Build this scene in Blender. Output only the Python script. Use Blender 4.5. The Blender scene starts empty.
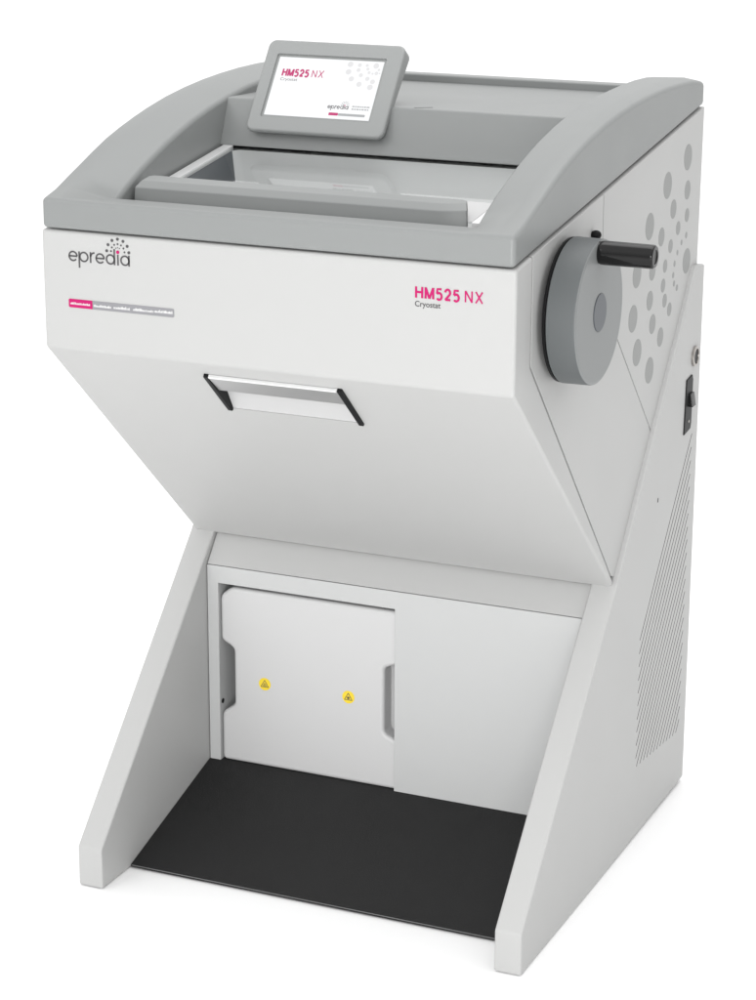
import bpy, bmesh, math, random
from mathutils import Vector, Matrix
random.seed(7)
scene = bpy.context.scene
col = scene.collection
R = math.radians
SL = 0.1388                                   # slope of the lid joint, rising to the rear

# ------------------------------------------------------------------ materials
def new_mat(name):
    m = bpy.data.materials.new(name); m.use_nodes = True
    nt = m.node_tree; b = nt.nodes['Principled BSDF']
    return m, nt, b

def surf(name, colr, rough=0.45, metal=0.0, spec=0.5, bump=0.0, bscale=400.0, mottle=0.0, coat=0.0):
    m, nt, b = new_mat(name)
    b.inputs['Base Color'].default_value = (*colr, 1)
    b.inputs['Metallic'].default_value = metal
    b.inputs['Roughness'].default_value = rough
    b.inputs['Specular IOR Level'].default_value = spec
    b.inputs['Coat Weight'].default_value = coat
    tc = nt.nodes.new('ShaderNodeTexCoord')
    if mottle > 0:
        n = nt.nodes.new('ShaderNodeTexNoise'); n.inputs['Scale'].default_value = 9; n.inputs['Detail'].default_value = 5
        mp = nt.nodes.new('ShaderNodeMapRange')
        mp.inputs['To Min'].default_value = rough - mottle; mp.inputs['To Max'].default_value = rough + mottle
        nt.links.new(tc.outputs['Object'], n.inputs['Vector'])
        nt.links.new(n.outputs['Fac'], mp.inputs['Value'])
        nt.links.new(mp.outputs['Result'], b.inputs['Roughness'])
    if bump > 0:
        n2 = nt.nodes.new('ShaderNodeTexNoise'); n2.inputs['Scale'].default_value = bscale; n2.inputs['Detail'].default_value = 3
        bp = nt.nodes.new('ShaderNodeBump'); bp.inputs['Strength'].default_value = bump; bp.inputs['Distance'].default_value = 0.001
        nt.links.new(tc.outputs['Object'], n2.inputs['Vector'])
        nt.links.new(n2.outputs['Fac'], bp.inputs['Height'])
        nt.links.new(bp.outputs['Normal'], b.inputs['Normal'])
    return m

def emit(name, colr, s=1.0):
    m, nt, b = new_mat(name)
    b.inputs['Base Color'].default_value = (0.02, 0.02, 0.02, 1)
    b.inputs['Roughness'].default_value = 0.25
    b.inputs['Emission Color'].default_value = (*colr, 1)
    b.inputs['Emission Strength'].default_value = s
    return m

M = {}
M['white'] = surf('white_powder_coat', (0.425, 0.426, 0.421), 0.5, bump=0.12, bscale=900, mottle=0.06, spec=0.35)
M['white_door'] = surf('white_painted_sheet', (0.47, 0.475, 0.473), 0.42, bump=0.08, bscale=700, mottle=0.05, spec=0.4)
M['grey'] = surf('grey_moulded_plastic', (0.220, 0.228, 0.226), 0.42, bump=0.12, bscale=1100, mottle=0.05, spec=0.5)
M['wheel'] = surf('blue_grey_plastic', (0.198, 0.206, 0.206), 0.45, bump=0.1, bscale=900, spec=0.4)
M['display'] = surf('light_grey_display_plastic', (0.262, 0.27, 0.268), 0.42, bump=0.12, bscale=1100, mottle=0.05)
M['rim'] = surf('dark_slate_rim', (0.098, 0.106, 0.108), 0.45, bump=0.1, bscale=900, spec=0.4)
M['hub'] = surf('slate_grey_plastic', (0.070, 0.078, 0.088), 0.4, bump=0.05, spec=0.4)
M['black'] = surf('black_plastic', (0.009, 0.009, 0.0095), 0.4, spec=0.12, mottle=0.05)
M['black_gloss'] = surf('black_bakelite', (0.006, 0.006, 0.006), 0.12, spec=0.3, mottle=0.03)
M['rubber'] = surf('black_ribbed_rubber', (0.012, 0.012, 0.0123), 0.6, spec=0.3, bump=0.35, bscale=600, mottle=0.08)
M['dark'] = surf('dark_metal_and_shade', (0.03, 0.03, 0.03), 0.7)
M['alu'] = surf('brushed_aluminium', (0.40, 0.40, 0.40), 0.38, metal=0.6, bump=0.05, bscale=300, mottle=0.05)
M['alu_white'] = surf('anodised_rail', (0.75, 0.75, 0.75), 0.35, metal=0.4, mottle=0.05)
M['tank'] = surf('white_polyethylene', (0.52, 0.52, 0.52), 0.38, bump=0.1, bscale=120, mottle=0.06, spec=0.4)
M['grip_back'] = surf('light_grey_plastic', (0.46, 0.46, 0.46), 0.45)
M['liner'] = surf('chamber_liner', (0.68, 0.685, 0.68), 0.55, spec=0.15, mottle=0.05)
M['trim'] = surf('grey_edge_trim', (0.13, 0.13, 0.13), 0.4)
M['dots'] = surf('grey_print', (0.245, 0.25, 0.245), 0.5)
M['ink'] = surf('dark_grey_ink', (0.06, 0.058, 0.06), 0.5)
M['pink'] = surf('magenta_ink', (0.42, 0.007, 0.115), 0.55, spec=0.2)
M['barwhite'] = surf('white_ink', (0.62, 0.62, 0.62), 0.5)
M['bargrey'] = surf('bar_grey_ink', (0.22, 0.22, 0.232), 0.5)
M['yellow'] = surf('yellow_vinyl', (0.78, 0.58, 0.025), 0.45)
M['steel'] = surf('nickel_plated', (0.36, 0.34, 0.32), 0.3, metal=0.9, mottle=0.05)
M['scr'] = emit('lit_screen_white', (0.95, 0.96, 0.97), 0.97)
M['scr_pink'] = emit('lit_screen_pink', (0.60, 0.004, 0.16), 0.9)
M['scr_grey'] = emit('lit_screen_grey', (0.79, 0.79, 0.80), 0.95)
M['scr_pale'] = emit('lit_screen_pale', (0.40, 0.41, 0.42), 1.0)
M['scr_ink'] = emit('lit_screen_ink', (0.12, 0.11, 0.12), 0.9)
# window glass: mirror-like by Fresnel, otherwise clear
m, nt, b = new_mat('window_glass'); nt.nodes.remove(b)
out = nt.nodes['Material Output']
mx = nt.nodes.new('ShaderNodeMixShader'); tr = nt.nodes.new('ShaderNodeBsdfTransparent'); gl = nt.nodes.new('ShaderNodeBsdfGlossy')
fr = nt.nodes.new('ShaderNodeFresnel'); fr.inputs['IOR'].default_value = 1.38
geo = nt.nodes.new('ShaderNodeNewGeometry'); inv = nt.nodes.new('ShaderNodeMath'); inv.operation = 'SUBTRACT'; inv.inputs[0].default_value = 1.0
mul = nt.nodes.new('ShaderNodeMath'); mul.operation = 'MULTIPLY'          # only the front face of each sheet mirrors
nt.links.new(geo.outputs['Backfacing'], inv.inputs[1]); nt.links.new(fr.outputs['Fac'], mul.inputs[0]); nt.links.new(inv.outputs[0], mul.inputs[1])
tr.inputs['Color'].default_value = (0.93, 0.935, 0.935, 1); gl.inputs['Roughness'].default_value = 0.03
nt.links.new(mul.outputs[0], mx.inputs['Fac']); nt.links.new(tr.outputs['BSDF'], mx.inputs[1])
nt.links.new(gl.outputs['BSDF'], mx.inputs[2]); nt.links.new(mx.outputs['Shader'], out.inputs['Surface'])
M['glass'] = m
M['floor'] = surf('white_studio_floor', (0.955, 0.955, 0.955), 0.8, spec=0.1, mottle=0.03)

# ------------------------------------------------------------------ building helpers
WORLD = {}                                     # world position of every object's origin

def link(name, me, mat, parent=None, origin=None):
    """One mesh object; its origin goes to the middle of its bounding box."""
    vs = [v.co.copy() for v in me.vertices]
    if origin is None:
        lo = Vector([min(v[i] for v in vs) for i in range(3)]); hi = Vector([max(v[i] for v in vs) for i in range(3)])
        origin = (lo + hi) / 2
    me.transform(Matrix.Translation(-Vector(origin)))
    o = bpy.data.objects.new(name, me); col.objects.link(o)
    me.name = name
    if mat is not None:
        me.materials.clear(); me.materials.append(M[mat] if isinstance(mat, str) else mat)
    WORLD[o] = Vector(origin)
    o.location = WORLD[o]
    if parent is not None:
        o.parent = parent; o.location = WORLD[o] - WORLD[parent]
    return o

def from_bm(bm):
    me = bpy.data.meshes.new('m'); bm.to_mesh(me); bm.free(); return me

def baked(me, mods):
    """Bevel / boolean a mesh through temporary modifiers and keep only the result."""
    o = bpy.data.objects.new('tmp', me); col.objects.link(o); temps = [o]
    for kind, kw in mods:
        if kind == 'bevel':
            md = o.modifiers.new('b', 'BEVEL'); md.limit_method = 'ANGLE'; md.angle_limit = kw.get('angle', R(35))
            md.width = kw['w']; md.segments = kw.get('seg', 3); md.miter_outer = 'MITER_ARC' if kw.get('arc') else 'MITER_SHARP'
            md.use_clamp_overlap = kw.get('clamp', True)
        else:
            c = bpy.data.objects.new('tmpc', kw['me']); col.objects.link(c); temps.append(c)
            md = o.modifiers.new('d', 'BOOLEAN'); md.operation = 'DIFFERENCE'; md.object = c; md.solver = 'EXACT'
    dg = bpy.context.evaluated_depsgraph_get(); dg.update()
    me2 = bpy.data.meshes.new_from_object(o.evaluated_get(dg))
    for t in temps: bpy.data.objects.remove(t, do_unlink=True)
    return me2

def finish(o, angle=35):
    me = o.data
    for p in me.polygons: p.use_smooth = True
    me.set_sharp_from_angle(angle=R(angle))
    wn = o.modifiers.new('normals', 'WEIGHTED_NORMAL'); wn.keep_sharp = True; wn.weight = 80
    return o

def prism_bm(pts, axis, a, b, fn=None):
    """Closed prism: a polygon in the plane across `axis`, pushed from a to b."""
    bm = bmesh.new()
    def P(p, c):
        v = {'x': (c, p[0], p[1]), 'y': (p[0], c, p[1]), 'z': (p[0], p[1], c)}[axis]
        return fn(v) if fn else v
    A = [bm.verts.new(P(p, a)) for p in pts]; B = [bm.verts.new(P(p, b)) for p in pts]
    bm.faces.new(A); bm.faces.new(B[::-1])
    n = len(pts)
    for i in range(n): bm.faces.new((A[i], B[i], B[(i+1) % n], A[(i+1) % n]))
    bmesh.ops.recalc_face_normals(bm, faces=bm.faces)
    return bm

def prism(name, pts, axis, a, b, mat, parent, bev=0.0, seg=3, fn=None, cut=None, angle=35):
    me = from_bm(prism_bm(pts, axis, a, b, fn))
    mods = []
    if bev: mods.append(('bevel', dict(w=bev, seg=seg)))
    if cut is not None: mods.append(('diff', dict(me=cut)))
    if mods: me = baked(me, mods)
    return finish(link(name, me, mat, parent), angle)

def box(name, x, y, z, mat, parent, bev=0.0, seg=3):
    return prism(name, [(y[0], z[0]), (y[1], z[0]), (y[1], z[1]), (y[0], z[1])], 'x', x[0], x[1], mat, parent, bev, seg)

def disc_bm(bm, c, r, u, v, w, depth, n=32):
    """Solid disc: centre c, in-plane unit vectors u, v, thickness `depth` along w."""
    c, u, v, w = Vector(c), Vector(u), Vector(v), Vector(w)
    a = [bm.verts.new(c + u*(r*math.cos(2*math.pi*i/n)) + v*(r*math.sin(2*math.pi*i/n))) for i in range(n)]
    b = [bm.verts.new(p.co + w*depth) for p in a]
    bm.faces.new(b); bm.faces.new(a[::-1])
    for i in range(n): bm.faces.new((a[i], a[(i+1) % n], b[(i+1) % n], b[i]))

def lathe(name, prof, c, axis, mat, parent, n=64, angle=35):
    """Turned part: (distance along axis, radius) profile about axis 'x'."""
    bm = bmesh.new(); rings = []
    for d, r in prof:
        if r < 1e-6: rings.append([bm.verts.new((c[0]+d, c[1], c[2]))])
        else: rings.append([bm.verts.new((c[0]+d, c[1]+r*math.cos(2*math.pi*i/n), c[2]+r*math.sin(2*math.pi*i/n))) for i in range(n)])
    for A, B in zip(rings, rings[1:]):
        for i in range(n):
            j = (i+1) % n
            if len(A) == 1 and len(B) > 1: bm.faces.new((A[0], B[i], B[j]))
            elif len(B) == 1 and len(A) > 1: bm.faces.new((A[i], B[0], A[j]))
            elif len(A) > 1: bm.faces.new((A[i], B[i], B[j], A[j]))
    bmesh.ops.recalc_face_normals(bm, faces=bm.faces)
    o = link(name, from_bm(bm), mat, parent)
    return finish(o, angle)

class Plane:
    """A flat place for printing: origin, right, up, outward normal."""
    def __init__(s, o, r, u): s.o, s.r, s.u = Vector(o), Vector(r).normalized(), Vector(u).normalized(); s.n = s.r.cross(s.u)
    def at(s, a, b, c=0.0): return s.o + s.r*a + s.u*b + s.n*c

def strip(bm, pl, pts, w, h=0.0004, lift=0.0002, closed=False):
    """A stroke of width w along 2-D points, standing h off the plane."""
    n = len(pts); L = []; Rr = []
    for i in range(n):
        if closed: p0, p1 = Vector(pts[i-1]), Vector(pts[(i+1) % n])
        else: p0, p1 = Vector(pts[max(i-1, 0)]), Vector(pts[min(i+1, n-1)])
        d = (p1-p0).normalized(); nn = Vector((-d.y, d.x)); c = Vector(pts[i])
        L.append(c+nn*w/2); Rr.append(c-nn*w/2)
    def ring(q, z): return bm.verts.new(pl.at(q.x, q.y, z))
    T = [(ring(a, lift+h), ring(b, lift+h), ring(a, 0.0), ring(b, 0.0)) for a, b in zip(L, Rr)]
    rng = range(n) if closed else range(n-1)
    for i in rng:
        a, b = T[i], T[(i+1) % n]
        bm.faces.new((a[0], a[1], b[1], b[0])); bm.faces.new((a[2], a[0], b[0], b[2])); bm.faces.new((a[1], a[3], b[3], b[1]))
    if not closed:
        for q in (T[0], T[-1]): bm.faces.new((q[0], q[2], q[3], q[1]))

def patch(bm, pl, pts, h=0.0005):
    top = [bm.verts.new(pl.at(x, y, h)) for x, y in pts]; bot = [bm.verts.new(pl.at(x, y, 0.0)) for x, y in pts]
    bm.faces.new(top)
    n = len(pts)
    for i in range(n): bm.faces.new((top[i], bot[i], bot[(i+1) % n], top[(i+1) % n]))

def pdisc(bm, pl, x, y, r, h=0.0005, n=28):
    patch(bm, pl, [(x+r*math.cos(2*math.pi*i/n), y+r*math.sin(2*math.pi*i/n)) for i in range(n)], h)

def rrect(x0, y0, x1, y1, r, k=6, corners=(1, 1, 1, 1)):
    P = []
    for (cx, cy, a0, on, px, py) in ((x1-r, y0+r, -90, corners[0], x1, y0), (x1-r, y1-r, 0, corners[1], x1, y1), (x0+r, y1-r, 90, corners[2], x0, y1), (x0+r, y0+r, 180, corners[3], x0, y0)):
        if on: P += [(cx+r*math.cos(R(a0+90*i/k)), cy+r*math.sin(R(a0+90*i/k))) for i in range(k+1)]
        else: P.append((px, py))
    return P

def printed(name, bm, mat, parent):
    bmesh.ops.recalc_face_normals(bm, faces=bm.faces)
    return link(name, from_bm(bm), mat, parent)

def lettering(name, text, pl, x, y, width, cap, bold, mat, parent, lift=0.0004, shear=0.0, spacing=1.0):
    """Words from the built-in outline font, scaled to a measured width and cap height, standing on a plane."""
    cu = bpy.data.curves.new('t', 'FONT'); cu.body = text; cu.size = 1.0; cu.offset = bold; cu.fill_mode = 'FRONT'
    cu.space_character = spacing
    cu.shear = shear
    o = bpy.data.objects.new('tmp', cu); col.objects.link(o)
    dg = bpy.context.evaluated_depsgraph_get(); dg.update()
    me = bpy.data.meshes.new_from_object(o.evaluated_get(dg)); bpy.data.objects.remove(o, do_unlink=True)
    xs = [v.co.x for v in me.vertices]; x0, x1 = min(xs), max(xs)
    capu = 0.73
    for v in me.vertices:
        v.co = pl.at(x + (v.co.x-x0)/(x1-x0)*width, y + v.co.y/capu*cap, lift)
    return link(name, me, mat, parent)

def arc(cx, cy, r, a0, a1, n=20): return [(cx+r*math.cos(R(a0+(a1-a0)*i/n)), cy+r*math.sin(R(a0+(a1-a0)*i/n))) for i in range(n+1)]

def wordmark(bm, pl, x, y, s, w, n=20):
    """The lower-case geometric wordmark; s = x-height. Returns the point of the i's dot."""
    T = lambda pts: [(x+px*s, y+py*s) for px, py in pts]
    k = w/s/2; r = 0.5-k
    def e(cx): strip(bm, pl, T([(cx-r, 0.5), (cx+r, 0.5)]), w); strip(bm, pl, T(arc(cx, .5, r, 0, 318, n)), w)
    e(0.5)
    strip(bm, pl, T([(1.16, 1-k*.2), (1.16, -.55)]), w); strip(bm, pl, T(arc(1.66, .5, r, 0, 360, n)[:-1]), w, closed=True)
    strip(bm, pl, T([(2.38, 1), (2.38, 0)]), w); strip(bm, pl, T(arc(2.78, .58, .38, 178, 85, n//2)), w)
    e(3.40)
    strip(bm, pl, T(arc(4.5, .5, r, 0, 360, n)[:-1]), w, closed=True); strip(bm, pl, T([(4.93, 1.5), (4.93, 0)]), w)
    strip(bm, pl, T([(5.30, 1), (5.30, 0)]), w)
    strip(bm, pl, T(arc(6.04, .5, r, 0, 360, n)[:-1]), w, closed=True); strip(bm, pl, T([(6.47, 1), (6.47, 0)]), w)
    return x+5.30*s, y+1.26*s

GLY = {  # strokes in a unit cap height: list of polylines; width of the letter
 'H': (.74, [[(.0, 0), (.0, 1)], [(.74, 0), (.74, 1)], [(0, .52), (.74, .52)]]),
 'M': (.92, [[(.0, 0), (.0, 1)], [(.92, 0), (.92, 1)], [(.02, .97), (.46, .03)], [(.46, .03), (.90, .97)]]),
 '5': (.62, [[(.58, .94), (.10, .94), (.05, .52)], [(.05, .50)] + [(.30+.31*math.cos(R(a))*.98, .30+.30*math.sin(R(a))) for a in range(130, -156, -13)]]),
 '2': (.62, [[(.30+.29*math.cos(R(a)), .68+.28*math.sin(R(a))) for a in range(175, -46, -13)] + [(.02, .05)], [(.0, .06), (.62, .06)]]),
 'N': (.70, [[(.0, 0), (.0, 1)], [(.70, 0), (.70, 1)], [(.0, .99), (.70, .01)]]),
 'X': (.72, [[(.0, 0), (.72, 1)], [(.0, 1), (.72, 0)]]),
}
def stroked(name, text, pl, x, y, width, cap, w, mat, parent, gap=.41):
    tot = sum(GLY[c][0] for c in text) + gap*(len(text)-1); kx = (width-w)/tot/cap
    bm = bmesh.new(); cx = 0.0; lift = .0002
    for c in text:
        for line in GLY[c][1]:
            strip(bm, pl, [(x+w/2+(cx+px)*kx*cap, y+py*cap) for px, py in line], w, .0003, lift); lift += .00003
        cx += GLY[c][0]+gap
    return printed(name, bm, mat, parent)

# ------------------------------------------------------------------ setting
def thing(name, loc, label, cat):
    o = bpy.data.objects.new(name, None); col.objects.link(o); o.location = loc; o.empty_display_size = 0.2
    o['label'] = label; o['category'] = cat; WORLD[o] = Vector(loc)
    return o

bm = bmesh.new()
n = 64
vs = [bm.verts.new((0+60*math.cos(2*math.pi*i/n), 60*math.sin(2*math.pi*i/n), 0)) for i in range(n)]
bm.faces.new(vs)
fl = link('floor', from_bm(bm), 'floor', origin=(0, 0, 0)); fl.location.z = -0.001
fl['kind'] = 'structure'; fl['label'] = 'seamless white studio floor under the machine'

# ------------------------------------------------------------------ the machine
mach = thing('cryostat', (0, 0.42, 0), 'white and grey floor standing laboratory cryostat with tilted display and side handwheel', 'cryostat')
HW, HP, TP = 0.36, 0.368, 0.042
HI = HP - TP
slant = lambda z: (0.0535 + (z-0.0655)*0.949) if z < 0.47 else (0.4374 + (z-0.47)*0.832)   # front edge of the side panels
# -- stand: two side panels with front feet
prof = [(0.053, 0.0), (0.053, 0.0655), (slant(.469), 0.469), (0.757, 0.855), (0.783, 0.892), (0.800, 0.9085), (0.8435, 0.9035), (0.8415, 0.006), (0.296, 0.0)]
def slot_cutter():
    bm = bmesh.new()
    k = 0.832                                   # slots run parallel to the slanted front edge
    y0 = lambda z, i: 0.5672 + (z-0.3465)*k*1.04 + i*0.0194
    for i in range(26):
        lo, hi = 0.0, 0.9
        # clip the run to the grille outline: left bound, right bound, bottom edge
        zz = [0.09+j*0.001 for j in range(560)]
        ok = []
        for z in zz:
            y = y0(z, i)
            bot = 0.128 - (y-0.568)*0.10
            if 0.566 < y < 0.806+(z-.3)*0.012 and z > bot: ok.append(z)
        if len(ok) < 12: continue
        za, zb = ok[0], ok[-1]
        w = 0.0016
        A = [(HP-0.016, y0(za, i)-w, za), (HP-0.016, y0(za, i)+w, za), (HP-0.016, y0(zb, i)+w, zb), (HP-0.016, y0(zb, i)-w, zb)]
        a = [bm.verts.new(p) for p in A]; b_ = [bm.verts.new((HP+0.01, p[1], p[2])) for p in A]
        bm.faces.new(a); bm.faces.new(b_[::-1])
        for q in range(4): bm.faces.new((a[q], b_[q], b_[(q+1) % 4], a[(q+1) % 4]))
    bmesh.ops.recalc_face_normals(bm, faces=bm.faces)
    return from_bm(bm)
prism('side_panel', prof, 'x', -HP, -HI, 'white', mach, 0.0035)
sp = prism('side_panel', prof, 'x', HI, HP, 'white', mach, 0.0035, cut=slot_cutter())
box('base_frame', (-0.355, 0.355), (0.33, 0.836), (0.0, 0.012), 'dark', mach, 0.001)
sp.data.materials.append(M['dark'])
for f_ in sp.data.polygons:
    c = f_.center + WORLD[sp]
    if .555 < c.y < .822 and .085 < c.z < .69 and HI+.018 < c.x < HP-.0004 and c.y > slant(c.z)+.03: f_.material_index = 1  # slot faces coloured dark in place of the shade inside the grille
sp['label'] = 'side panel with slanted vent slots, round socket and power switch'
# little slotted fixing hole on the right panel
bm = bmesh.new(); disc_bm(bm, (HP-.001, 0.6345, 0.560), 0.0028, (0, .55, 0), (0, .3, 1.3), (1, 0, 0), 0.0015, 16)
printed('fixing_screw', bm, 'black', sp)

# -- cross bar between the panels, lying in the slanted plane
xb = [(0.4128, 0.4257), (slant(.476)+.012, 0.476), (slant(.476)+.05, 0.476), (0.450, 0.4257)]
prism('cross_bar', xb, 'x', -HI+.0012, HI-.0012, 'white', mach, 0.0012, 2)
# -- service panel with its cut-out (three sides) and the recess behind it
T = [(-HI+.0015, 0.06), (-0.305, 0.06), (-0.305, 0.3955), (0.0105, 0.3955), (0.0105, 0.06), (HI-.0015, 0.06), (HI-.0015, 0.4250), (-HI+.0015, 0.4250)]
svc = prism('service_panel', T, 'y', 0.412, 0.4145, 'white_door', mach, 0.0008, 2)
bm = bmesh.new(); disc_bm(bm, (-0.3050, 0.4225, 0.186), 0.0042, (0, 1, 0), (0, 0, 1), (1, 0, 0), 0.0008, 20)
printed('latch_hole', bm, 'black', svc)
bm = bmesh.new()
def quad(*p): bm.faces.new([bm.verts.new(q) for q in p])
x0, x1, ya, yb, za, zb = -0.3052, 0.040, 0.4148, 0.66, 0.06, 0.3957
quad((x0, yb, za), (x1, yb, za), (x1, yb, zb), (x0, yb, zb)); quad((x0, ya, za), (x0, yb, za), (x0, yb, zb), (x0, ya, zb))
quad((x1, ya, za), (x1, ya, zb), (x1, yb, zb), (x1, yb, za)); quad((x0, ya, zb), (x0, yb, zb), (x1, yb, zb), (x1, ya, zb))
quad((x0, ya, za), (x1, ya, za), (x1, yb, za), (x0, yb, za))
bmesh.ops.remove_doubles(bm, verts=bm.verts, dist=1e-5)
rec = link('recess_liner', from_bm(bm), 'white_door', mach)
sd = rec.modifiers.new('sheet', 'SOLIDIFY'); sd.thickness = 0.0015
# -- sloping black foot plate
fp = [(0.1404, 0.001), (0.1404, 0.0055), (0.4095, 0.0842), (0.6400, 0.0842), (0.6400, 0.078), (0.412, 0.078)]
plate = prism('foot_plate', fp, 'x', -HI+.0006, HI-.0006, 'rubber', mach, 0.0009, 2)
bm = bmesh.new(); pl = Plane((0, 0.1396, 0.0036), (1, 0, 0), (0, 0, 1))
patch(bm, pl, [(-HI+.003, .0010), (HI-.003, .0010), (HI-.003, .0022), (-HI+.003, .0022)], 0.0004)
printed('edge_trim', bm, 'trim', plate)
# -- back of the stand
box('rear_panel', (-HI, HI), (0.826, 0.840), (0.012, 0.86), 'white', mach, 0.002, 2)

# -- upper housing: front cover with vertical fascia and sloped underside
base = lambda y: 1.0424 + SL*y
fc = [(0.0, 1.0424), (0.0, 0.8723), (0.4440, 0.4701), (0.4475, 0.4790), (0.0610, 0.9000), (0.0610, base(.061))]
dn = Vector((0, 0.4440, 0.4701-0.8723)).normalized()          # down the sloped face
nf = Vector((0, -(0.8723-0.4701), -0.4440)).normalized()       # out of it
S = lambda d, e: (0.0+dn.y*d+nf.y*e, 0.8723+dn.z*d+nf.z*e)     # d along the slope, e outward -> (y, z)
hx0, hx1, d0, d1 = -0.1085, 0.0925, 0.0340, 0.1300
cutter = from_bm(prism_bm([S(d0, 0.01), S(d0, -0.027), S(d0+.012, -0.030), S(d1, -0.001), S(d1, 0.01)], 'x', hx0, hx1))
cover = prism('front_cover', fc, 'x', -HW, HW, 'white', mach, 0.0075, 4, cut=cutter)
# recessed grip: aluminium lip across the upper half, back plate, two black end caps
hnd = prism('pull_handle', [S(d0-.003, .0030), S(d0-.003, -.004), S(d0+.003, -.008), S(d0+.040, -.0015), S(d0+.0405, .0015), S(d0+.002, .0045)], 'x', hx0, hx1, 'alu', cover, 0.0008, 2)
prism('back_plate', [S(d0+.008, -.0275), S(d1-.001, -.0015), S(d1-.001, -.0005), S(d0+.008, -.025)], 'x', hx0+.001, hx1-.001, 'grip_back', hnd)
prism('lip_highlight', [S(d0-.0034, .0052), S(d0-.0034, .0005), S(d0-.0002, .0036), S(d0-.0002, .0056)], 'x', hx0+.001, hx1-.001, 'alu_white', hnd, 0.0005, 2)  # bright strip painted along the lip's top edge as its highlight
for a, b_ in ((hx0-.0068, hx0+.0004), (hx1-.0004, hx1+.0068)):
    prism('end_cap', [S(d0-.004, .0045), S(d0-.004, -.0275), S(d0+.010, -.0278), S(d1+.002, -.001), S(d1+.002, .0032), S(d1, .0042), S(d0-.002, .0055)], 'x', a, b_, 'black', hnd, 0.0009, 2)
# -- side covers in two shells per side, with open seams between them
mid = [(0.0632, base(.0632)), (0.0632, 0.9008), (0.4365, 0.4922), (0.452, 0.486), (0.6100, 0.676), (0.600, 0.6895), (0.3470, 0.9448), (0.3470, base(.347))]
rear = [(0.3488, base(.3488)), (0.3488, 0.9455), (0.6015, 0.6905), (0.612, 0.680), (0.772, 0.866), (0.800, 0.895), (0.8280, 0.895), (0.8335, base(.8335))]
back = [(0.03, base(.03)-.01), (0.03, 0.885), (0.45, 0.492), (0.80, 0.88), (0.82, 0.89), (0.825, base(.825)-.01)]
for s in (-1, 1):
    a, b_ = (HW-.020, HW-.0005)
    o1 = prism('side_cover', mid, 'x', s*a, s*b_, 'white', mach, 0.0012, 2)
    o2 = prism('rear_cover', rear, 'x', s*a, s*b_, 'white', mach, 0.0012, 2)
    prism('seam_backing', back, 'x', s*.325, s*(a-.0006), 'dark', mach)  # dark plate added behind the seams so they stay dark
    if s > 0: rc = o2
box('rear_wall', (-.324, .324), (0.812, 0.824), (0.86, base(.81)-.004), 'white', mach, 0.001, 2)

# -- printed bubbles on the right rear cover
D = [(0.7532,1.0885,0.021),(0.6513,1.0588,0.0212),(0.7575,1.0362,0.0154),(0.686,1.0168,0.0152),(0.7602,0.9957,0.0112),(0.5676,1.0086,0.0212),(0.715,0.9823,0.0111),(0.629,0.9826,0.0149),(0.6784,0.96,0.011),(0.7603,0.9637,0.0054),(0.7363,0.956,0.0046),(0.7159,0.9433,0.0045),(0.7029,0.9278,0.005),(0.6983,0.9104,0.005),(0.7042,0.896,0.005),(0.7206,0.8863,0.0054),(0.7675,0.921,0.0206),(0.6536,0.9328,0.0106),(0.513,0.9443,0.0205),(0.5888,0.937,0.0155),(0.6466,0.9033,0.0111),(0.6578,0.8774,0.0111),(0.6844,0.8585,0.0112),(0.581,0.892,0.0156),(0.5,0.8796,0.0213),(0.5987,0.8519,0.0157),(0.6417,0.8226,0.0155),(0.5263,0.822,0.0212),(0.5912,0.7803,0.021)]
bm = bmesh.new(); pl = Plane((HW-.0005, 0, 0), (0, 1, 0), (0, 0, 1))
for y, z, r in D: pdisc(bm, pl, y, z, r*.98, 0.0003, 40)
bmesh.ops.recalc_face_normals(bm, faces=bm.faces)
bmesh.ops.translate(bm, vec=-WORLD[rc], verts=bm.verts)        # the print belongs to the cover itself
for fc_ in bm.faces: fc_.material_index = 1
bm.from_mesh(rc.data); bm.to_mesh(rc.data); bm.free()
rc.data.materials.append(M['dots']); rc.data.set_sharp_from_angle(angle=R(35))

# -- power inlet with rocker switch, round socket
inl = prism('power_inlet', [(0.7590, 0.636), (0.7930, 0.640), (0.7965, 0.650), (0.7980, 0.722), (0.7935, 0.7305), (0.7640, 0.7265)], 'x', HP-.002, HP+.0022, 'black', sp, 0.001, 2)
prism('rocker_switch', [(0.7755, 0.680), (0.7935, 0.680), (0.7945, 0.702), (0.7765, 0.702)], 'x', HP+.0015, HP+.0060, 'black_gloss', inl, 0.0012, 2, fn=lambda v: (v[0] + (0.004 if (v[2] < .69 and v[0] > HP+.004) else 0), v[1], v[2]))
bm = bmesh.new(); disc_bm(bm, (HP+.0022, 0.780, 0.655), 0.0026, (0, 1, 0), (0, 0, 1), (1, 0, 0), .0008, 16)
printed('fuse_pin', bm, 'steel', inl)
soc = lathe('round_socket', [(-.001, .0168), (.003, .0168), (.0045, .0155), (.0045, .0125), (.001, .0120), (.001, .0)], (HP, 0.8045, 0.7585), 'x', 'steel', sp, 40)
lathe('socket_insert', [(.0012, .0116), (.0032, .0112), (.0032, 0)], (HP, 0.8045, 0.7585), 'x', 'black', soc, 24)

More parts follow.
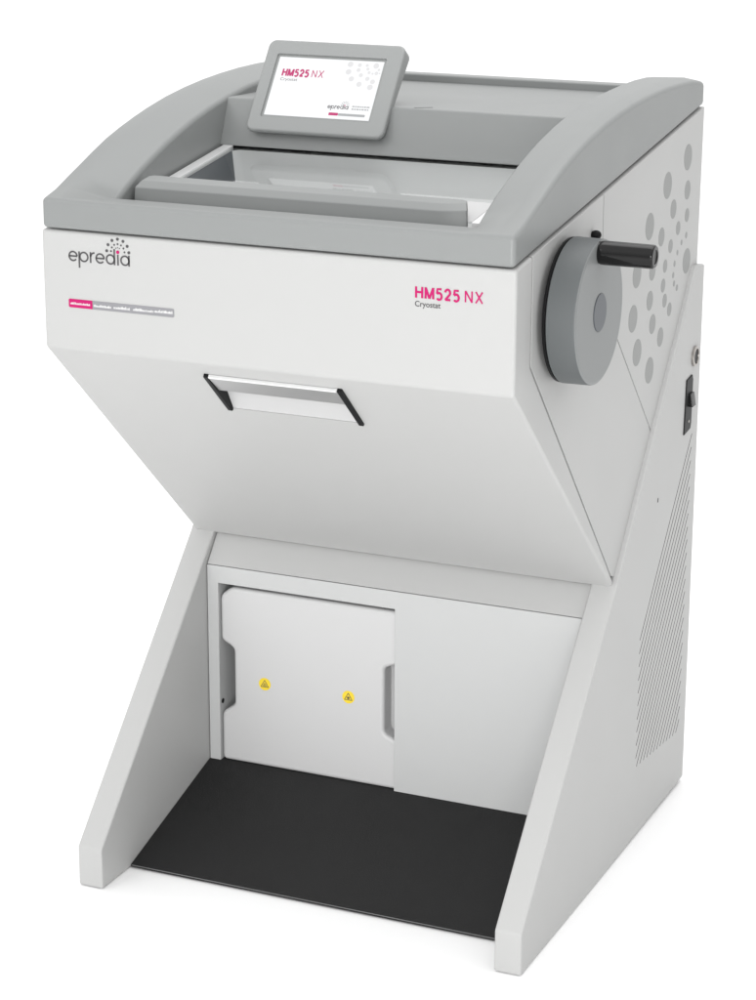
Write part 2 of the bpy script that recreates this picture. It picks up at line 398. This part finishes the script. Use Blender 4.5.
# ------------------------------------------------------------------ lid
arcp = [(0.0, 1.0870), (0.035, 1.1000), (0.07, 1.1135), (0.10, 1.1245), (0.14, 1.1395), (0.18, 1.1535), (0.22, 1.1645), (0.26, 1.1740), (0.30, 1.1825), (0.36, 1.1930), (0.42, 1.2005), (0.48, 1.2060), (0.54, 1.2095), (0.60, 1.2115), (0.66, 1.2118), (0.72, 1.2105), (0.775, 1.2080), (0.812, 1.2040), (0.8365, 1.1995)]
inz = [1.0870, 1.0843, 1.0812, 1.0965, 1.1145, 1.1295, 1.1435, 1.1555, 1.1665, 1.1795, 1.1895, 1.1970, 1.2020, 1.2050, 1.2070, 1.2075, 1.2060, 1.2030, 1.1990]
LW, LI, YR, ZR = 0.3575, 0.2735, 0.07, 1.0812
lb = lambda y: 1.0448 + SL*y
def lid_mesh():
    bm = bmesh.new(); V = {}
    def v(x, y, z):
        k = (round(x, 5), round(y, 5), round(z, 5))
        if k not in V: V[k] = bm.verts.new((x, y, z))
        return V[k]
    F = -0.0015
    A = [(F if i == 0 else y, z) for i, (y, z) in enumerate(arcp)]
    B = [(y, zi) for (y, z), zi in zip(A, inz)]
    MO = 0.330                                  # crown line of each arch, between its outer and inner edge
    C = [(y, zi + (z-zi)*0.80) for (y, z), zi in zip(A, inz)]
    A = [(y, z-0.0035 if i else z) for i, (y, z) in enumerate(A)]
    C = [(y, z+0.0012 if i else z) for i, (y, z) in enumerate(C)]
    ye = A[-1][0]
    bm.faces.new([v(x, F, 1.0870) for x in (-LW, -MO, -LI, LI, MO, LW)] + [v(LW, F, lb(F)), v(-LW, F, lb(F))])
    for s in (-1, 1):
        o, m_, i_ = s*LW, s*MO, s*LI
        bm.faces.new([v(o, y, z) for y, z in A] + [v(o, ye, lb(ye)), v(o, F, lb(F))])
        for X, Y_, P, Q in ((o, m_, A, C), (m_, i_, C, B)):
            for k in range(len(P)-1):
                bm.faces.new((v(X, *P[k]), v(X, *P[k+1]), v(Y_, *Q[k+1]), v(Y_, *Q[k])))
        bm.faces.new((v(o, *A[-1]), v(o, ye, lb(ye)), v(i_, ye, lb(ye)), v(i_, *B[-1]), v(m_, *C[-1])))
        for (y, z), (y2, z2) in zip(B[2:], B[3:]): bm.faces.new((v(i_, y, z), v(i_, y2, z2), v(i_, y2, lb(y2)), v(i_, y, lb(y))))
        bm.faces.new([v(o, F, lb(F)), v(o, ye, lb(ye))] + [v(i_, y, lb(y)) for y, z in B[:1:-1]])
    bm.faces.new([v(-LI, y, z) for y, z in B[:3]] + [v(LI, y, z) for y, z in B[2::-1]])
    bm.faces.new((v(-LI, YR, ZR), v(LI, YR, ZR), v(LI, YR, lb(YR)), v(-LI, YR, lb(YR))))
    bm.faces.new((v(-LW, F, lb(F)), v(LW, F, lb(F)), v(LI, YR, lb(YR)), v(-LI, YR, lb(YR))))
    bmesh.ops.recalc_face_normals(bm, faces=bm.faces)
    E = []
    for e in bm.edges:
        if len(e.link_faces) != 2 or not e.is_convex or e.calc_face_angle() < R(32): continue
        E.append(e)
    bmesh.ops.bevel(bm, geom=E, offset=0.0065, segments=4, profile=0.5, affect='EDGES', clamp_overlap=False)
    return from_bm(bm)
lid = finish(link('lid_frame', lid_mesh(), 'grey', mach), 30)
# shelf behind the window, with its slanted front, and the rear rim
wp = lambda y: 1.0617 + 0.14*y                 # plane of the window
shelf = prism('rear_shelf', [(0.3835, wp(.3835)+.0012), (0.4120, 1.1870), (0.8060, 1.1765), (0.8060, 1.165), (0.42, 1.160), (0.3900, wp(.39)+.001)], 'x', -LI-.002, LI+.002, 'grey', lid, 0.005, 4)
box('rear_rim', (-LI-.003, LI+.003), (0.8065, 0.8345), (1.160, 1.1885), 'grey', lid, 0.003, 3)
bm = bmesh.new(); pl = Plane((0, 0.41, 1.1872), (1, 0, 0), (0, 1, -.027))
strip(bm, pl, [(0.036, 0.006), (0.058, 0.024)], 0.0016, 0.0003, 0.0)
printed('shelf_slit', bm, 'dark', shelf)
# window: pane, two rails, grip ledge
win = prism('window_pane', [(0.125, wp(.125)-.004), (0.386, wp(.386)-.004), (0.386, wp(.386)), (0.125, wp(.125))], 'x', -0.2505, 0.2505, 'glass', lid)
for s in (-1, 1):
    prism('window_rail', [(0.112, wp(.112)-.012), (0.384, wp(.384)-.012), (0.384, wp(.384)+.0025), (0.112, wp(.112)+.0025)], 'x', s*.2685, s*.2510, 'alu_white', win, 0.0012, 2)
    prism('seal', [(0.08, wp(.08)-.02), (0.384, wp(.384)-.02), (0.384, wp(.384)-.005), (0.08, wp(.08)-.005)], 'x', s*.2728, s*.2687, 'black', win)
ledge_pts = [(-0.2680, 0.1040), (0.2050, 0.1040), (0.2280, 0.1075), (0.2440, 0.1130), (0.2420, 0.1220), (0.2330, 0.1420), (-0.2620, 0.1460), (-0.2680, 0.1400)]
def ledge_ring(h, front, back, ends):
    """Ledge outline at height h over the window plane, pulled in at the front, the back and both ends."""
    out = []
    for i, (x, y) in enumerate(ledge_pts):
        xx = x + ends*(1 if x < 0 else -1) if (x < -.2 or x > .21) else x
        yy = y + (front if y < .130 else -back)
        out.append((xx, yy, wp(yy)+h))
    return out
bm = bmesh.new()
rings = [[bm.verts.new(p) for p in ledge_ring(*q)] for q in ((-.007, 0, 0, 0), (.0168, .0020, 0, .0012), (.0240, .0135, .002, .0065))]
for A, B in zip(rings, rings[1:]):
    for i in range(len(A)): bm.faces.new((A[i], A[(i+1) % len(A)], B[(i+1) % len(A)], B[i]))
bm.faces.new(rings[-1]); bm.faces.new(rings[0][::-1])
bmesh.ops.recalc_face_normals(bm, faces=bm.faces)
finish(link('grip_ledge', baked(from_bm(bm), [('bevel', dict(w=0.0014, seg=3, angle=R(22)))]), 'grey', win), 25)
prism('corner_plate', [(.2030, .1190), (.2500, .1190), (.2500, .2040), (.2030, .2040)], 'z', 0, 1, 'tank', win, 0.0, fn=lambda v: (v[0], v[1], wp(v[1])+.0004+v[2]*.0012))
# chamber liner under the glass
bm = bmesh.new()
top = rrect(-.2500, .090, .2500, .3860, .012, 6); bot = rrect(-.205, .13, .205, .350, .012, 6)
ta = [bm.verts.new((x, y, wp(y)-.0045)) for x, y in top]; ba = [bm.verts.new((x, y, 0.87)) for x, y in bot]
for i in range(len(top)): bm.faces.new((ta[i], ba[i], ba[(i+1) % len(top)], ta[(i+1) % len(top)]))
bm.faces.new(ba)
bmesh.ops.recalc_face_normals(bm, faces=bm.faces)
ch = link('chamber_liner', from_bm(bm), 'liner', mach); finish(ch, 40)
ch.data.materials.append(M['hub'])                           # left wall coloured darker to stand in for the shade inside
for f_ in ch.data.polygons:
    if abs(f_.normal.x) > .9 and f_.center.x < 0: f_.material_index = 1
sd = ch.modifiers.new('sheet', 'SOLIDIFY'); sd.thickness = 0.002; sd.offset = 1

# ------------------------------------------------------------------ display
dz = Vector((0, 0.0895, 0.124)); DH = dz.length*1.03
dp = Plane((-0.1121, 0.372, 1.1451), (1, 0, 0), dz)
DW = 0.228
def pl_prism(outline, c0, c1, wedge=False):
    bm = bmesh.new()
    A = [bm.verts.new(dp.at(x, y, c0 if not wedge else c0*(.45+.75*y/DH))) for x, y in outline]; B = [bm.verts.new(dp.at(x, y, c1)) for x, y in outline]
    bm.faces.new(A[::-1]); bm.faces.new(B)
    for i in range(len(A)): bm.faces.new((A[i], A[(i+1) % len(A)], B[(i+1) % len(A)], B[i]))
    bmesh.ops.recalc_face_normals(bm, faces=bm.faces)
    return from_bm(bm)
SX0, SX1, SY0, SY1 = -0.0895, 0.0845, 0.0288, 0.1285
frame_cut = pl_prism(rrect(SX0-.0045, SY0-.0045, SX1+.0045, SY1+.0045, .003), -0.003, 0.02)
disp = finish(link('control_display', baked(pl_prism(rrect(-DW/2, 0, DW/2, DH, .0125, 7), -0.022, 0.0, True), [('bevel', dict(w=0.0042, seg=4, angle=R(40))), ('diff', dict(me=frame_cut))]), 'display', mach), 35)
scr = link('screen', pl_prism([(SX0, SY0), (SX1, SY0), (SX1, SY1), (SX0, SY1)], -0.0032, -0.0022), 'scr', disp)
link('display_neck', pl_prism(rrect(-.06, .012, .06, .085, .01), -0.050, -0.0150), 'grey', disp)
sp2 = Plane(dp.at(SX0, SY0, -0.0021), dp.r, dp.u); SW, SH = SX1-SX0, SY1-SY0
stroked('screen_title', 'HM525', sp2, .062*SW, .675*SH, .262*SW, .118*SH, .0026, 'scr_pink', disp)
stroked('screen_title', 'NX', sp2, .350*SW, .675*SH, .112*SW, .118*SH, .0012, 'scr_pink', disp)
lettering('screen_subtitle', 'Cryostat', sp2, .062*SW, .595*SH, .165*SW, .052*SH, 0.0, 'scr_ink', disp, .0003)
bm = bmesh.new()
for u, v, r in [(.69,.93,.026),(.78,.925,.018),(.85,.925,.014),(.69,.80,.026),(.78,.84,.018),(.865,.865,.014),(.935,.925,.026),(.815,.755,.019),(.885,.805,.014),(.735,.685,.024),(.885,.70,.02),(.955,.80,.017),(.97,.86,.012),(.82,.60,.024),(.94,.655,.022),(.93,.56,.026),(.92,.79,.010),(.985,.80,.008)]:
    pdisc(bm, sp2, u*SW, v*SH, r*SW, .0003, 24)
printed('screen_bubbles', bm, 'scr_grey', disp)
bm = bmesh.new(); ix, iy = wordmark(bm, sp2, .585*SW, .165*SH, .0052, .0009, 14); printed('screen_wordmark', bm, 'scr_ink', disp)
bm = bmesh.new()
for rr, dr in ((.0062, .0008), (.0039, .0006)):
    for a in range(0, 181, 30): pdisc(bm, sp2, ix+rr*math.cos(R(a)), iy+rr*math.sin(R(a)), dr, .0003, 10)
printed('screen_logo_dots', bm, 'scr_pale', disp)
bm = bmesh.new(); pdisc(bm, sp2, ix, iy, .0010, .0004, 12)
patch(bm, sp2, rrect(.612*SW, .052*SH, .700*SW, .098*SH, .001, 3), .0003); printed('screen_pink_tab', bm, 'scr_pink', disp)
bm = bmesh.new(); patch(bm, sp2, rrect(.702*SW, .052*SH, .955*SW, .092*SH, .001, 3), .0003)
for k in range(2):
    x = .815
    while x < .965:
        w = random.uniform(.012, .03); patch(bm, sp2, [(x*SW, (.165+k*.045)*SH), ((x+w)*SW, (.165+k*.045)*SH), ((x+w)*SW, (.185+k*.045)*SH), (x*SW, (.185+k*.045)*SH)], .0003); x += w+.006
printed('screen_small_text', bm, 'scr_pale', disp)

# ------------------------------------------------------------------ printing on the fascia
fp_ = Plane((0, 0, 0), (1, 0, 0), (0, 0, 1))
bm = bmesh.new(); s = 0.01515
ix, iy = wordmark(bm, fp_, -0.3165, 1.0005, s, 0.0023); logo = printed('brand_wordmark', bm, 'ink', cover)
bm = bmesh.new()
for rr, dr, off in ((1.17*s, .148*s, 0), (.71*s, .092*s, 0), (.37*s, .055*s, 0)):
    for a in range(0, 181, 30):
        if rr < .5*s and a in (0, 30, 150, 180): continue
        pdisc(bm, fp_, ix+rr*math.cos(R(a)), iy+rr*math.sin(R(a))+.02*s, dr, .0005, 18)
printed('logo_dots', bm, 'ink', logo)
bm = bmesh.new(); pdisc(bm, fp_, ix, iy-.02*s, .165*s, .0006, 20); printed('logo_pink_dot', bm, 'pink', logo)
bz0, bz1 = 0.9338, 0.9462
bm = bmesh.new(); patch(bm, fp_, rrect(-0.2795, bz0, -0.1485, bz1, .0022, 5, (1, 1, 0, 0)), .0005); bar = printed('info_bar', bm, 'bargrey', cover)
bm = bmesh.new(); patch(bm, fp_, rrect(-0.3185, bz0, -0.2797, bz1, .0022, 5, (0, 0, 1, 1)), .0005); printed('pink_tab', bm, 'pink', bar)
bm = bmesh.new()
def scribble(x0, x1, zc, h, dens=.0019):
    x = x0
    while x < x1:
        hh = h*random.uniform(.55, 1.0); w = dens*random.uniform(.55, .8)
        patch(bm, Plane((0, -.0005, 0), (1, 0, 0), (0, 0, 1)), [(x, zc-h/2), (x+w, zc-h/2), (x+w, zc-h/2+hh), (x, zc-h/2+hh)], .0003); x += dens
zc = .9400
scribble(-.3155, -.284, zc, .0034); scribble(-.2775, -.250, zc-.0005, .0036); scribble(-.245, -.2195, zc, .0044); scribble(-.2135, -.198, zc, .0042); scribble(-.1965, -.183, zc, .004); scribble(-.180, -.174, zc, .003); scribble(-.1735, -.151, zc+.0008, .0044)
printed('bar_small_text', bm, 'barwhite', bar)
stroked('model_lettering', 'HM525', fp_, 0.2166, 0.9945, 0.0645, 0.0152, .0030, 'pink', cover)
stroked('model_lettering', 'NX', fp_, 0.2878, 0.9945, 0.0262, 0.0152, .0021, 'pink', cover)
lettering('type_lettering', 'Cryostat', fp_, 0.2166, 0.9830, 0.0370, 0.0078, 0.012, 'ink', cover)

# ------------------------------------------------------------------ handwheel
hc = (0.3605, 0.1777, 0.9573)
WR = 0.1010
lathe('wheel_backing', [(0, .05), (.0, .06), (.0045, .06), (.0065, WR-.004), (.0075, WR-.0010), (.0118, WR-.0005), (.0118, .05)], hc, 'x', 'black', mach, 96)
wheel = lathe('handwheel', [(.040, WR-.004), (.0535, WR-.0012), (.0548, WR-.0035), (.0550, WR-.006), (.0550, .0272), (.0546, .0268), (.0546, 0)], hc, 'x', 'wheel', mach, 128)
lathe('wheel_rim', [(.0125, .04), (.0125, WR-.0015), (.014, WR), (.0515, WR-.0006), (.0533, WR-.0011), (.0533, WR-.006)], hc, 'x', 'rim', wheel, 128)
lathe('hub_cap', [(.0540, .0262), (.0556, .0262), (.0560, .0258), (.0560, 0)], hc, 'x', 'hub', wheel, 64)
gc = (0.415, 0.1720, 1.0415)
lathe('crank_grip', [(-.002, .0152), (.0015, .0152), (.0030, .0163), (.008, .0166), (.0745, .0164), (.0775, .0158), (.0788, .0143), (.0790, .0100), (.0775, .0092), (.0768, .0060), (.0765, .0)], gc, 'x', 'black_gloss', wheel, 64)
lathe('lock_knob', [(-.001, .0050), (.003, .0066), (.006, .0068), (.009, .0060), (.0112, .0042), (.0124, .0020), (.0127, 0)], (0.3605, 0.3000, 1.0405), 'x', 'black', mach, 32)

# ------------------------------------------------------------------ white tank in the recess
tank = thing('plastic_container', (-0.146, 0.46, 0.08), 'white plastic block with hand notches and two yellow warning stickers in the lower recess', 'container')
tx0, tx1, tz0, tz1 = -0.3035, 0.0300, 0.0846, 0.3895
def rc_(pts, r=0.008, k=4):
    out = []
    n = len(pts)
    for i in range(n):
        p, a, b_ = Vector(pts[i]), Vector(pts[i-1]), Vector(pts[(i+1) % n])
        u, w = (a-p).normalized(), (b_-p).normalized()
        rr = min(r, (a-p).length*.45, (b_-p).length*.45)
        A, B = p+u*rr, p+w*rr
        for j in range(k+1):
            t = j/k; out.append(tuple(A*(1-t)**2 + p*2*t*(1-t) + B*t*t))
    return out
out_ = [(tx0, tz0), (tx1, tz0), (tx1, .1620), (tx1-.0400, .1780), (tx1-.0400, .2920), (tx1, .3050), (tx1, tz1-.012), (tx1-.012, tz1), (tx0+.020, tz1), (tx0, tz1-.016), (tx0, .2960), (tx0+.0235, .2840), (tx0+.0235, .1850), (tx0, .1690)]
body = prism('container_body', rc_(out_), 'y', 0.4160, 0.62, 'tank', tank, 0.0140, 6, angle=50)
pad = prism('notch_web', [(tx1-.045, .160), (tx1-.001, .160), (tx1-.001, .310), (tx1-.045, .310)], 'y', 0.447, 0.60, 'tank', body, 0.002, 2)
def sticker(x, z, kind):
    pl = Plane((x, 0.4160, z), (1, 0, 0), (0, 0, 1))
    bm = bmesh.new(); pdisc(bm, pl, 0, 0, .0108, .0004, 40); st = printed('warning_sticker', bm, 'yellow', body)
    st['label'] = 'round yellow sticker with a biohazard triangle' if kind == 0 else 'round yellow sticker with a dark spot inside its triangle'
    bm = bmesh.new()
    p2 = Plane((x, 0.4156, z), (1, 0, 0), (0, 0, 1)); r = .0078
    tri = [(r*math.cos(R(90+120*i)), r*math.sin(R(90+120*i))-.0008) for i in range(3)]
    for i in range(3):
        a, b_ = Vector(tri[i]), Vector(tri[(i+1) % 3])
        strip(bm, p2, [tuple(a), tuple(b_)], .0010, .0003, 0.0)
    if kind == 0:
        for i in range(3): strip(bm, p2, [q for q in arc(.0019*math.cos(R(90+120*i)), -.0012+.0019*math.sin(R(90+120*i)), .0013, 0, 360, 12)[:-1]], .0006, .0003, 0.0, True)
    else:
        pdisc(bm, p2, 0, -.0012, .0017, .0003, 14)
        for i in range(8): strip(bm, p2, [(.001*math.cos(R(45*i)), -.0012+.001*math.sin(R(45*i))), (.0032*math.cos(R(45*i)), -.0012+.0032*math.sin(R(45*i)))], .0006, .0003, 0.0)
    printed('warning_symbol', bm, 'ink', st)
sticker(-0.2232, .2305, 0); sticker(-0.0722, .2321, 1)

# ------------------------------------------------------------------ light: invented world brightness, varied by direction to shade the machine, plus soft boxes
w = bpy.data.worlds.new('World'); scene.world = w; w.use_nodes = True
nt = w.node_tree; bg = nt.nodes['Background']
tc = nt.nodes.new('ShaderNodeTexCoord')
def dot(vec):
    d = nt.nodes.new('ShaderNodeVectorMath'); d.operation = 'DOT_PRODUCT'; d.inputs[1].default_value = Vector(vec).normalized()
    nt.links.new(tc.outputs['Generated'], d.inputs[0])
    mp = nt.nodes.new('ShaderNodeMapRange'); mp.interpolation_type = 'SMOOTHSTEP'
    nt.links.new(d.outputs['Value'], mp.inputs['Value']); return mp
def rng(mp, a, b_, c, d): mp.inputs['From Min'].default_value = a; mp.inputs['From Max'].default_value = b_; mp.inputs['To Min'].default_value = c; mp.inputs['To Max'].default_value = d
up = dot((0, 0, 1)); rng(up, 0.05, 0.68, 0.60, 1.27)
frt = dot((.15, -1, .05)); rng(frt, 0.35, 0.98, 0.0, 0.12)
rgt = dot((1, 0.1, 0)); rng(rgt, 0.1, 0.9, 0.0, -0.09)
bk = dot((-.2, 1, 0)); rng(bk, 0.3, 0.9, 0.0, 0.35)
acc = up
for o in (frt, rgt, bk):
    a = nt.nodes.new('ShaderNodeMath'); a.operation = 'ADD'
    nt.links.new(acc.outputs[0], a.inputs[0]); nt.links.new(o.outputs[0], a.inputs[1]); acc = a
bg.inputs['Color'].default_value = (1, 1, 1, 1)
nt.links.new(acc.outputs[0], bg.inputs['Strength'])

def softbox(name, loc, target, size, power):
    l = bpy.data.lights.new(name, 'AREA'); l.shape = 'RECTANGLE'; l.size, l.size_y = size; l.energy = power
    o = bpy.data.objects.new(name, l); col.objects.link(o); o.location = loc
    o.rotation_euler = (Vector(target)-Vector(loc)).to_track_quat('-Z', 'Y').to_euler()
    return o
softbox('key_softbox', (-2.2, -3.0, 3.2), (0, 0.2, 0.7), (1.6, 1.6), 14)
softbox('top_softbox', (0.2, 0.8, 3.6), (0, 0.4, 0.8), (2.2, 1.6), 24)
softbox('front_softbox', (0.9, -3.7, 1.75), (0, 0.3, 0.6), (1.2, 1.2), 46)
softbox('low_fill', (1.3, -3.4, 0.35), (0, 0.3, 0.45), (1.1, 0.6), 38)  # added fill lamp, evens out the sloped underside and the recess

# ------------------------------------------------------------------ camera
cam = bpy.data.cameras.new('Camera'); co = bpy.data.objects.new('Camera', cam); col.objects.link(co)
cam.sensor_fit = 'VERTICAL'; cam.sensor_height = 36; cam.sensor_width = 36*0.756
cam.lens = 2415.445/1000*36; cam.clip_end = 300; cam.clip_start = 0.05
r = Vector((0.91359386, 0.40661453, 0.00329815)); u = Vector((-0.11902294, 0.25965104, 0.95833964)); f = Vector((-0.38881846, 0.87592577, -0.28561206))
mw = Matrix.Identity(4)
for i in range(3): mw[i][0], mw[i][1], mw[i][2] = r[i], u[i], -f[i]
mw.translation = (1.45305196, -2.90474999, 1.65399171)
co.matrix_world = mw
scene.camera = co

vs_ = scene.view_settings
vs_.view_transform = 'Standard'; vs_.look = 'None'; vs_.exposure = 0; vs_.gamma = 1
scene.cycles.max_bounces = 8; scene.cycles.transparent_max_bounces = 12
